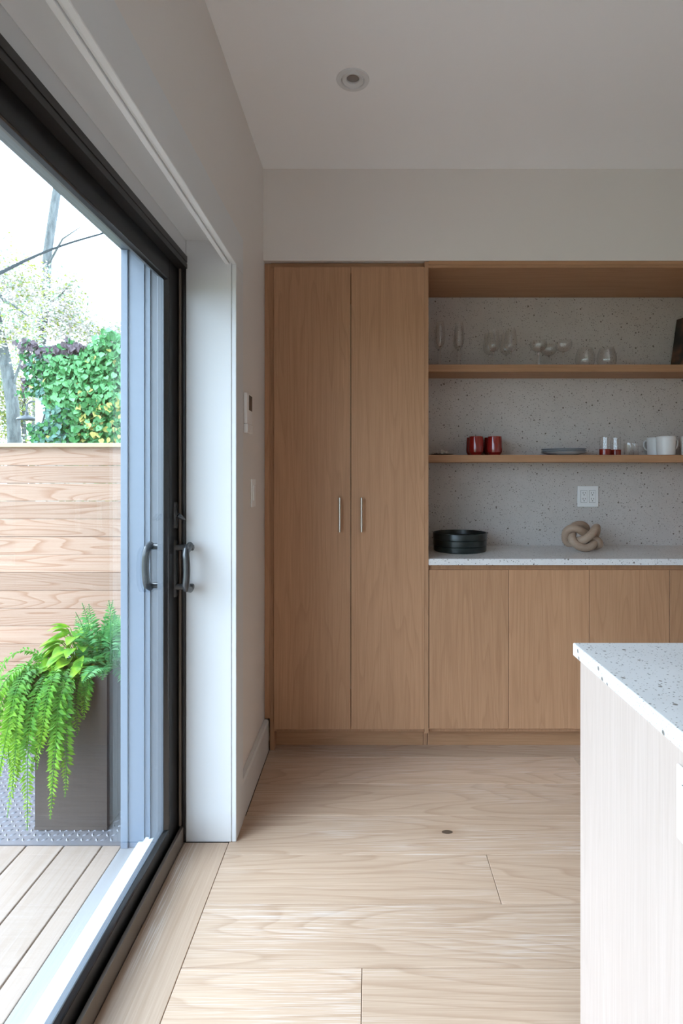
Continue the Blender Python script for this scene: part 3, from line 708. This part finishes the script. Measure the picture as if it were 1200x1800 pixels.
# ------------------------------------------------------------------ things on the worktop
bx_ = empty('round_box', (0.475, 2.91, WT)); tag(bx_, 'dark green-black round stacked box with ribbed sides on the worktop', 'box')
c = WL[bx_.name]
lathe('lower_tier', 'tray', [(0, 0.0006), (0.132, 0.0006), (0.1355, 0.004), (0.136, 0.028), (0.134, 0.030), (0, 0.030)], c, bx_, 56)
lathe('middle_tier', 'tray', [(0, 0.0305), (0.1345, 0.0305), (0.1375, 0.033), (0.138, 0.060), (0.136, 0.062), (0, 0.062)], c, bx_, 56)
lathe('rim_tier', 'tray', [(0, 0.0625), (0.1365, 0.0625), (0.1395, 0.065), (0.140, 0.094), (0.139, 0.096), (0.136, 0.096), (0.1345, 0.090), (0.133, 0.072), (0, 0.070)], c, bx_, 56)
# wooden knot
kx, ky = 1.106, 2.885
KN = [(262, 425, -10), (320, 345, 55), (450, 350, 75), (590, 430, 10), (730, 525, -25), (850, 585, 15), (890, 665, -40), (800, 680, -140), (740, 500, -210), (690, 340, -180),
      (570, 290, -150), (440, 330, -110), (375, 440, -15), (350, 560, 60), (450, 670, 100), (600, 705, 100), (735, 645, 70), (835, 520, -100), (862, 405, -80), (815, 328, 35),
      (700, 430, 125), (560, 540, 120), (455, 590, -10), (345, 640, -95), (275, 555, -85)]   # centre line: across, down, towards the room; small units
def knot_pts(u=0.000271, n=6):
    P = [Vector(((x - 570) * u, -f * u, (710 - y) * u)) for x, y, f in KN]; m = len(P); out = []
    for i in range(m):
        p0, p1, p2, p3 = P[i - 1], P[i], P[(i + 1) % m], P[(i + 2) % m]
        for k in range(n):
            t = k / n
            out.append(0.5 * (2 * p1 + (p2 - p0) * t + (2 * p0 - 5 * p1 + 4 * p2 - p3) * t * t + (3 * p1 - p0 - 3 * p2 + p3) * t ** 3))
    return out
kp = knot_pts(); kr = 0.0208
zmin = min(p.z for p in kp)
kn = tube('wooden_knot', 'knot', [p + Vector((kx, ky, WT - zmin + kr)) for p in kp], kr, None, 16, True, (kx, ky, WT))
tag(kn, 'interlaced pale wooden knot ornament standing on the worktop', 'ornament')

# ------------------------------------------------------------------ planter and plants
PX0, PX1, PY0, PY1, PZ = -1.257, -0.986, 2.10, 2.37, 0.556
pl = empty('planter', ((PX0 + PX1) / 2, (PY0 + PY1) / 2, DZ + 0.0042)); tag(pl, 'tall dark bronze box planter standing on the tread plate by the fence', 'planter')
w = 0.012; zb = DZ + 0.0042
boxes('planter_body', 'planter', [(PX0, PX1, PY0, PY0 + w, zb, PZ), (PX0, PX1, PY1 - w, PY1, zb, PZ), (PX0, PX0 + w, PY0 + w, PY1 - w, zb, PZ), (PX1 - w, PX1, PY0 + w, PY1 - w, zb, PZ), (PX0 + w, PX1 - w, PY0 + w, PY1 - w, zb, zb + 0.01)], pl)
boxes('planter_rim', 'plate', [(PX0 - 0.001, PX1 + 0.001, PY0 - 0.001, PY0 + 0.03, PZ, PZ + 0.003), (PX0 - 0.001, PX1 + 0.001, PY1 - 0.03, PY1 + 0.001, PZ, PZ + 0.003), (PX0 - 0.001, PX0 + 0.03, PY0 + 0.03, PY1 - 0.03, PZ, PZ + 0.003), (PX1 - 0.03, PX1 + 0.001, PY0 + 0.03, PY1 - 0.03, PZ, PZ + 0.003)], pl)
box('base_strip', 'planter', PX0 - 0.001, PX1 + 0.001, PY0 - 0.002, PY0 - 0.0001, zb, zb + 0.012, pl)
box('soil', 'soil', PX0 + w + 0.0005, PX1 - w - 0.0005, PY0 + w + 0.0005, PY1 - w - 0.0005, 0.42, 0.535, pl)
def frond_mesh(path, wid, n_pairs, leaf_w, sharp=0.5, droop=0.2, taper=(0.35, 1.0), gap=0.0):
    """pinnate frond along a polyline: a thin stem with pairs of small leaves"""
    bm = bmesh.new(); lay = bm.verts.layers.float.new('tip')
    bm_tube(bm, path[::2] + [path[-1]], 0.0013, 4)
    n = len(path)
    for k in range(n_pairs):
        u = (k + 0.6) / n_pairs; u = gap + (1 - gap) * u
        i = min(int(u * (n - 1)), n - 2); f = u * (n - 1) - i
        p = path[i].lerp(path[i + 1], f); d = (path[i + 1] - path[i]).normalized()
        side = d.cross(Vector((R.uniform(-0.3, 0.3), -0.35, 1.0)))
        if side.length < 0.2: side = d.cross(Vector((0, 1, 0)))
        side.normalize(); nrm = side.cross(d).normalized()
        L = wid * (math.sin(math.pi * min(1, 0.18 + 0.82 * u)) ** sharp if u < 0.5 else max(0.1, 1 - ((u - 0.5) / 0.5) ** 1.6 * 0.9)) * R.uniform(0.85, 1.12)
        for s in (-1, 1):
            a = (side * s + d * R.uniform(0.25, 0.6) + nrm * R.uniform(-0.35, 0.35)).normalized()
            b = d * leaf_w * L
            tipd = a * L + Vector((0, 0, -droop * L))
            mid = a * L * 0.5 + nrm * L * 0.10
            v = [bm.verts.new(p), bm.verts.new(p + mid + b), bm.verts.new(p + tipd), bm.verts.new(p + mid - b)]
            for q, vv in enumerate(v): vv[lay] = max(0.0, min(1.0, (u - 0.45) * 1.3 + (0.15 if q == 2 else 0)))
            bm.faces.new((v[0], v[1], v[2])); bm.faces.new((v[0], v[2], v[3]))
    return mesh_of(bm)
def gravity_path(p, d, length, g, n=26, jit=0.15):
    p = Vector(p); d = Vector(d).normalized(); out = [p.copy()]; st = length / n
    for k in range(n):
        d = (d + Vector((R.uniform(-jit, jit) * 0.4, R.uniform(-jit, jit) * 0.4, -g / n * (1 if d.z > -0.97 else 0)))).normalized()
        p = p + d * st; out.append(p.copy())
    return out
def push_out(path):
    """keep hanging fronds outside the planter's walls"""
    res = []
    for p in path:
        q = p.copy()
        if q.z < PZ + 0.012 and PX0 - 0.015 < q.x < PX1 + 0.015 and PY0 - 0.02 < q.y < PY1 + 0.02:
            dl_, df = q.x - (PX0 - 0.018), q.y - (PY0 - 0.022)
            if q.z > 0.535 and dl_ > 0.05 and df > 0.05: q.z = max(q.z, PZ + 0.012)
            elif dl_ < df: q.x = PX0 - 0.018
            else: q.y = PY0 - 0.022
        res.append(q)
    return res
tf = empty('trailing_fern', (PX0 + 0.07, PY0 + 0.08, 0.535)); tag(tf, 'lush trailing fern spilling down over the front of the dark planter', 'plant')
o0 = WL[tf.name]
specs = []
for k in range(30):       # over the far-from-house side
    specs.append(((PX0 + R.uniform(0.03, 0.10), PY0 + R.uniform(0.0, 0.10), 0.545), (R.uniform(-0.34, 0.0), R.uniform(-0.5, 0.1), R.uniform(0.25, 0.5)), R.uniform(0.18, 0.54), R.uniform(5.0, 8.0)))
for k in range(30):       # over the front, mostly its outer half
    x = PX0 + R.uniform(0.0, 0.13)
    specs.append(((x, PY0 + R.uniform(0.01, 0.05), 0.55), (R.uniform(-0.35, 0.25), R.uniform(-0.9, -0.4), R.uniform(0.3, 0.9)), R.uniform(0.20, 0.50), R.uniform(3.5, 6.0)))
for x, L in ((0.150, 0.46), (0.165, 0.26), (0.20, 0.16), (0.215, 0.19), (0.12, 0.50), (0.14, 0.34), (0.10, 0.56), (0.05, 0.60)):
    specs.append(((PX0 + x, PY0 + 0.03, 0.552), (R.uniform(-0.05, 0.25), -0.7, 0.55), L, 5.5))
for p, d, L, gv in specs:
    path = push_out(gravity_path(p, d, L, gv))
    path = [q if q.z > DZ + 0.02 else Vector((q.x, q.y, DZ + 0.02)) for q in path]
    me = frond_mesh([q - o0 for q in path], R.uniform(0.024, 0.036), int(8 + L * 70), 0.24, gap=0.05)
    link('frond', me, 'frond', o0, tf)
uf = empty('upright_fern', (PX1 - 0.06, PY0 + 0.10, 0.535)); tag(uf, 'feathery upright fern at the house end of the dark planter', 'plant')
o0 = WL[uf.name]
for k in range(32):
    x = PX1 - R.uniform(0.0, 0.075)
    d = (R.uniform(-0.35, 0.45), R.uniform(-0.35, 0.3), 1.0) if k < 24 else (R.uniform(-0.2, 1.0), R.uniform(-0.9, 0.3), R.uniform(0.4, 0.9))
    L = R.uniform(0.17, 0.29) if k < 24 else R.uniform(0.13, 0.20)
    if k == 0: d, L, x = (-0.16, -0.1, 1.0), 0.29, PX1 - 0.05
    path = gravity_path((x, PY0 + R.uniform(0.03, 0.14), 0.545), d, L, 0.6 if k < 24 else 1.6, 22, 0.05)
    link('frond', frond_mesh([q - o0 for q in path], R.uniform(0.036, 0.052), 26, 0.14, 0.6, 0.05, gap=0.12), 'fern', o0, uf)
bp = empty('broadleaf_plant', (PX0 + 0.13, PY0 + 0.09, 0.535)); tag(bp, 'leafy lime-green plant with broad pointed leaves in the middle of the planter', 'plant')
o0 = WL[bp.name]
def broad_leaf(base, direction, L, Wd, roll):
    d = Vector(direction).normalized(); s = d.cross(Vector((0, 0, 1)))
    if s.length < 0.1: s = Vector((1, 0, 0))
    s.normalize(); s.rotate(Matrix.Rotation(roll, 3, d)); nn = s.cross(d).normalized()
    bm = bmesh.new(); rows = 9; prev = None
    for i in range(rows + 1):
        u = i / rows; ww = Wd * 0.5 * (math.sin(math.pi * u ** 0.72)) ** 0.85 if 0 < u < 1 else 0
        c = d * L * u - Vector((0, 0, 1)) * (0.30 * L * u * u)
        row = [bm.verts.new(base + c + s * ww * k + nn * (abs(k) * ww * 0.35)) for k in (-1, -0.5, 0, 0.5, 1)] if ww > 0 else [bm.verts.new(base + c)]
        if prev:
            if len(prev) == 1: [bm.faces.new((prev[0], row[k + 1], row[k])) for k in range(4)]
            elif len(row) == 1: [bm.faces.new((prev[k], prev[k + 1], row[0])) for k in range(4)]
            else: [bm.faces.new((prev[k], prev[k + 1], row[k + 1], row[k])) for k in range(4)]
        prev = row
    return bm
for k in range(56):
    a = R.uniform(0, 2 * math.pi); h = 0.13 * (max(k - 20, 0) / 35) ** 0.8
    rad = 0.075 - 0.35 * h
    base = Vector((PX0 + 0.115 + math.cos(a) * rad, PY0 + 0.06 + math.sin(a) * rad * 0.6, 0.585 + h))
    d = (math.cos(a) - 0.1, math.sin(a) * 0.6 - 0.55, R.uniform(-0.35, 0.45))
    if k < 20:
        base = Vector((PX0 + R.uniform(0.04, 0.215), PY0 + R.uniform(0.0, 0.07), 0.578 + R.uniform(0, 0.02))); d = (R.uniform(-0.5, 0.5), -0.8, R.uniform(-0.2, 0.5))
    bm = broad_leaf(base - o0, d, R.uniform(0.06, 0.085), R.uniform(0.036, 0.05), R.uniform(-0.6, 0.6))
    lf = link('leaf', mesh_of(bm), 'broad', o0, bp, True)
    root = Vector((PX0 + 0.125, PY0 + 0.09, 0.536))
    tube('leaf_stalk', 'broad', [root, root.lerp(base, 0.5) + Vector((0, 0, 0.02)), base], 0.0016, lf, 5)

# ------------------------------------------------------------------ neighbour's wall with ivy, lamp
GY = 9.0
gx0 = X_at(62, GY); gz = Z_at(608, GY)
nb = empty('garage', ((gx0 + 1.0) / 2, GY + 1.5, -0.2)); tag(nb, 'white painted garage wall beyond the fence under a coat of ivy', 'building')
boxes('garage_wall', 'brickwhite', [(gx0, 1.5, GY, GY + 4.0, -0.2, gz - 0.05)], nb)
box('garage_roof', 'cladding2', gx0, 1.5, GY, GY + 4.0, gz - 0.05, gz, nb)
iv = empty('ivy', (gx0 + 0.8, GY - 0.05, -0.2)); tag(iv, 'dense green ivy with purple and yellow leaves covering the garage wall', 'ivy')
def ivy_leaf(size):
    out = [(0, -0.45), (0.28, -0.52), (0.52, -0.25), (0.42, 0.15), (0.0, 0.62), (-0.42, 0.15), (-0.52, -0.25), (-0.28, -0.52)]
    return [Vector((x * size, 0.0 if k in (0, 4) else -0.10 * size, z_ * -1 * -1 * size * -1)) for k, (x, z_) in enumerate(out)]
IV = ['ivy_green', 'ivy_light', 'ivy_blue', 'ivy_purple', 'ivy_yellow']
shared = {}
for mname in IV:
    bm = bmesh.new(); vs = [bm.verts.new(p) for p in ivy_leaf(1.0)]
    for a in range(1, 7):
        bm.faces.new((vs[0], vs[a], vs[a + 1]))
    me = mesh_of(bm); me.materials.append(M[mname]); shared[mname] = me
leaves = []
def ivy_kind(px, py):
    r = R.random()
    if py < 632 and r < 0.75 and px < 190 - (py - 590): return 3
    if px < 62 and r < 0.5: return 3
    if px > 150 and py > 690 and r < 0.24: return 4
    if r < 0.02: return 4
    if 90 < px and py < 720 and r < 0.62: return 1
    if py > 690 and px < 140 and r < 0.5: return 2
    if r < 0.3: return 2 if px < 110 else 1
    return 0
cnt = 0
while cnt < 4600:
    px, py = R.uniform(36, 330), R.uniform(588, 1000)
    if cnt > 1500 and (py > 790 or px > 235): continue
    top = 606 + 6 * math.sin(px * 0.09) + (8 if 100 < px < 125 else 0) - (16 if px > 195 else 0)
    if py < top: continue
    left = 46 + 9 * math.sin(py * 0.05) + (14 if py > 700 else 0)
    if py > 700 and py < 752: left = 62
    if px < left: continue
    if 60 < px < 84 + (py - 700) * 0.28 and 700 < py < 752 - (px - 62) * 0.3 : continue
    yy = GY - R.uniform(0.09, 0.26); s = R.uniform(0.05, 0.08) * (1.25 if px > 110 else 1.0)
    leaves.append((Vector((X_at(px, GY), yy, Z_at(py, GY))), s, Euler((R.uniform(-1.0, 0.3), R.uniform(-0.7, 0.7), R.uniform(-0.8, 0.8))), IV[ivy_kind(px, py)], px, py))
    cnt += 1
vis = [l for l in leaves if l[4] < 215 and l[5] < 778]; vis.sort(key=lambda l: (-l[1] + (l[0].y - GY) * 0.2))
front = vis[:285]; fs = set(id(l) for l in front)
for l in front:
    o = bpy.data.objects.new('ivy_leaf', shared[l[3]]); C.objects.link(o); o.parent = iv
    o.location = l[0] + Vector((0, -0.03, 0)) - WL[iv.name]; o.rotation_euler = l[2]; o.scale = (l[1] * 0.95,) * 3
bm = bmesh.new()
for l in leaves:
    if id(l) in fs: continue
    vs = []
    for p in ivy_leaf(l[1]):
        p.rotate(l[2]); vs.append(bm.verts.new(p + l[0] - WL[iv.name]))
    for a in range(1, 7):
        f = bm.faces.new((vs[0], vs[a], vs[a + 1])); f.material_index = IV.index(l[3])
me = mesh_of(bm)
for mname in IV: me.materials.append(M[mname])
tag(link('ivy_foliage', me, None, WL[iv.name], iv), kind='stuff')
for k in range(6):
    x = gx0 + 0.15 + k * 0.45
    pts = [(x + 0.12 * math.sin(q * 0.9 + k), GY - 0.015, -0.2 + q * 0.35) for q in range(10)]
    tube('ivy_stem', 'bark', pts, 0.012, iv, 5)
# barn lamp on the garage's side
LYp = 9.45; lx = X_at(47.3, LYp); lz = Z_at(738, LYp)
bl = empty('barn_lamp', (gx0, LYp, lz)); tag(bl, 'dark gooseneck barn lamp on the corner of the ivy-clad garage', 'lamp')
lathe('lamp_shade', 'lamp_black', [(0.155, 0.0), (0.156, 0.012), (0.145, 0.03), (0.10, 0.055), (0.05, 0.07), (0.028, 0.085), (0.028, 0.13), (0.015, 0.135), (0.0, 0.135)], (lx, LYp, lz), bl, 32)
arm = [(lx, LYp, lz + 0.13), (lx, LYp, lz + 0.21)] + [(lx + 0.10 - 0.10 * math.cos(a), LYp, lz + 0.23 + 0.085 * math.sin(a)) for a in [math.pi * q / 8 for q in range(1, 7)]] + [(lx + 0.25, LYp, lz + 0.22), (gx0 - 0.012, LYp, lz + 0.20)]
tube('gooseneck_arm', 'lamp_black', arm, 0.014, bl, 8)
lathe('wall_plate', 'lamp_black', [(0, 0), (0.05, 0), (0.05, 0.01), (0.02, 0.014), (0, 0.014)], (gx0 + 0.0006, LYp, lz + 0.20), bl, 20).rotation_euler = (0, -math.pi / 2, 0)

# ------------------------------------------------------------------ trees
def leaf_cloud(blobs, n, size, mats, weights):
    bm = bmesh.new()
    tot = sum(b[2] for b in blobs)
    for i in range(n):
        r = R.uniform(0, tot)
        for b in blobs:
            r -= b[2]
            if r <= 0: break
        c, rad = b[0], b[1]
        v = Vector((R.gauss(0, 1), R.gauss(0, 1), R.gauss(0, 1))).normalized() * (R.random() ** 0.5)
        p = Vector(c) + Vector((v.x * rad[0], v.y * rad[1], v.z * rad[2]))
        e = Euler((R.uniform(0, 6.28), R.uniform(0, 6.28), R.uniform(0, 6.28))); s = size * R.uniform(0.6, 1.3)
        q = [Vector((0, -s * 0.6, 0)), Vector((s * 0.32, 0, s * 0.06)), Vector((0, s * 0.6, 0)), Vector((-s * 0.32, 0, s * 0.06))]
        for k in q: k.rotate(e)
        f = bm.faces.new([bm.verts.new(p + k) for k in q]); f.material_index = R.choices(range(len(mats)), weights)[0] if len(b) < 4 else R.choices(range(len(mats)), b[3])[0]
    me = mesh_of(bm)
    for m in mats: me.materials.append(M[m])
    return me
def PT(x, y, Y): return Vector((X_at(x, Y), Y, Z_at(y, Y)))
MATS = ['pale_leaf', 'lime_leaf', 'sage_leaf']
def tree(label, trunk, radii, branches, blobs, n, size, weights):
    base = Vector(trunk[0]); t = empty('tree', base); tag(t, label, 'tree', 'trees beyond the fence')
    tube('trunk', 'bark', trunk, radii, t, 10)
    for pts, r0 in branches: tube('branch', 'bark', pts, [r0 * (1 - 0.75 * k / (len(pts) - 1)) for k in range(len(pts))], t, 7)
    me = leaf_cloud([(Vector(b[0]) - base, *b[1:]) for b in blobs], n, size, MATS, weights)
    tag(link('foliage', me, None, base, t), kind='stuff')
    return t
YA = 14.5
tr = [PT(60, 900, YA)]; tr[0].z = -0.2
tr += [PT(70, 620, YA), PT(79, 520, YA), PT(84, 440, YA), PT(93, 380, YA), PT(100, 335, YA), PT(108, 250, YA), PT(118, 150, YA)]
tree('tall tree with a leaning grey trunk rising above the ivy-clad garage', tr, [0.16, 0.125, 0.115, 0.105, 0.105, 0.1, 0.09, 0.07],
     [([PT(82, 470, YA), PT(110, 420, YA - .3), PT(140, 400, YA - .6)], 0.035), ([PT(77, 540, YA), PT(105, 520, YA), PT(135, 490, YA)], 0.04), ([PT(76, 560, YA), PT(40, 500, YA), PT(15, 460, YA + .4)], 0.045)],
     [(PT(120, 555, YA), (0.75, 0.8, 0.75), 1.4), (PT(165, 590, YA), (0.8, 0.8, 0.45), 0.8), (PT(118, 505, YA), (0.5, 0.6, 0.5), 0.5), (PT(70, 560, YA), (0.6, 0.8, 0.7), 0.7), (PT(210, 585, YA), (0.5, 0.6, 0.3), 0.3)],
     5200, 0.075, [0.70, 0.18, 0.12])
YB = 11.6
tr = [PT(27, 900, YB)]; tr[0].z = -0.2
tr += [PT(26, 780, YB), PT(22, 710, YB), PT(13, 655, YB), PT(2, 600, YB), PT(-14, 520, YB), PT(-30, 430, YB)]
tree('old tree with a thick forked trunk and pale yellowing leaves behind the barn lamp', tr, [0.16, 0.13, 0.12, 0.115, 0.10, 0.09, 0.05],
     [([PT(-14, 505, YB), PT(8, 528, YB - .2), PT(28, 540, YB - .3), PT(50, 556, YB - .4)], 0.05), ([PT(18, 690, YB), PT(32, 650, YB), PT(44, 610, YB)], 0.04)],
     [(PT(20, 500, YB), (0.65, 0.9, 0.7), 1.5), (PT(55, 500, YB + .4), (0.55, 0.7, 0.7), 1.0), (PT(15, 590, YB), (0.6, 0.8, 0.6), 1.0), (PT(45, 570, YB), (0.45, 0.6, 0.6), 0.8), (PT(-40, 460, YB), (0.9, 0.9, 1.0), 1.2)],
     6000, 0.062, [0.66, 0.22, 0.12])
YC = 12.6
tr = [PT(44, 900, YC)]; tr[0].z = -0.2
tr += [PT(44, 780, YC), PT(41, 730, YC), PT(46, 680, YC)]
tree('low bushy lime-green tree filling the gap beside the garage', tr, [0.07, 0.05, 0.04, 0.03], [([PT(43, 760, YC), PT(30, 720, YC), PT(10, 690, YC)], 0.03)],
     [(PT(10, 730, YC), (0.5, 0.5, 0.85), 1.4, [0.25, 0.6, 0.15]), (PT(40, 690, YC), (0.5, 0.5, 0.9), 1.4, [0.4, 0.4, 0.2]), (PT(0, 640, YC + .5), (0.6, 0.5, 0.7), 1.0, [0.5, 0.3, 0.2]), (PT(-40, 700, YC), (0.8, 0.6, 1.2), 1.5, [0.3, 0.5, 0.2]), (PT(40, 800, YC), (0.6, 0.5, 0.6), 0.6, [0.2, 0.5, 0.3])],
     7500, 0.06, [0.4, 0.4, 0.2])

# overhead cable
pts = []
for k in range(-8, 26):
    u = k / 16
    px = 175 * u; py = 480 - 68 * u - 8 * math.sin(math.pi * min(max(u, 0), 1)) * (1 if 0 < u < 1 else 0) + 8 * math.sin(math.pi * u) * 0.2
    Y = 6.5 + 6.0 * u
    pts.append(PT(px, py, Y))
tag(tube('overhead_cable', 'cable', pts, 0.021, None, 6), 'black overhead cable strung across the sky beyond the fence', 'cable')
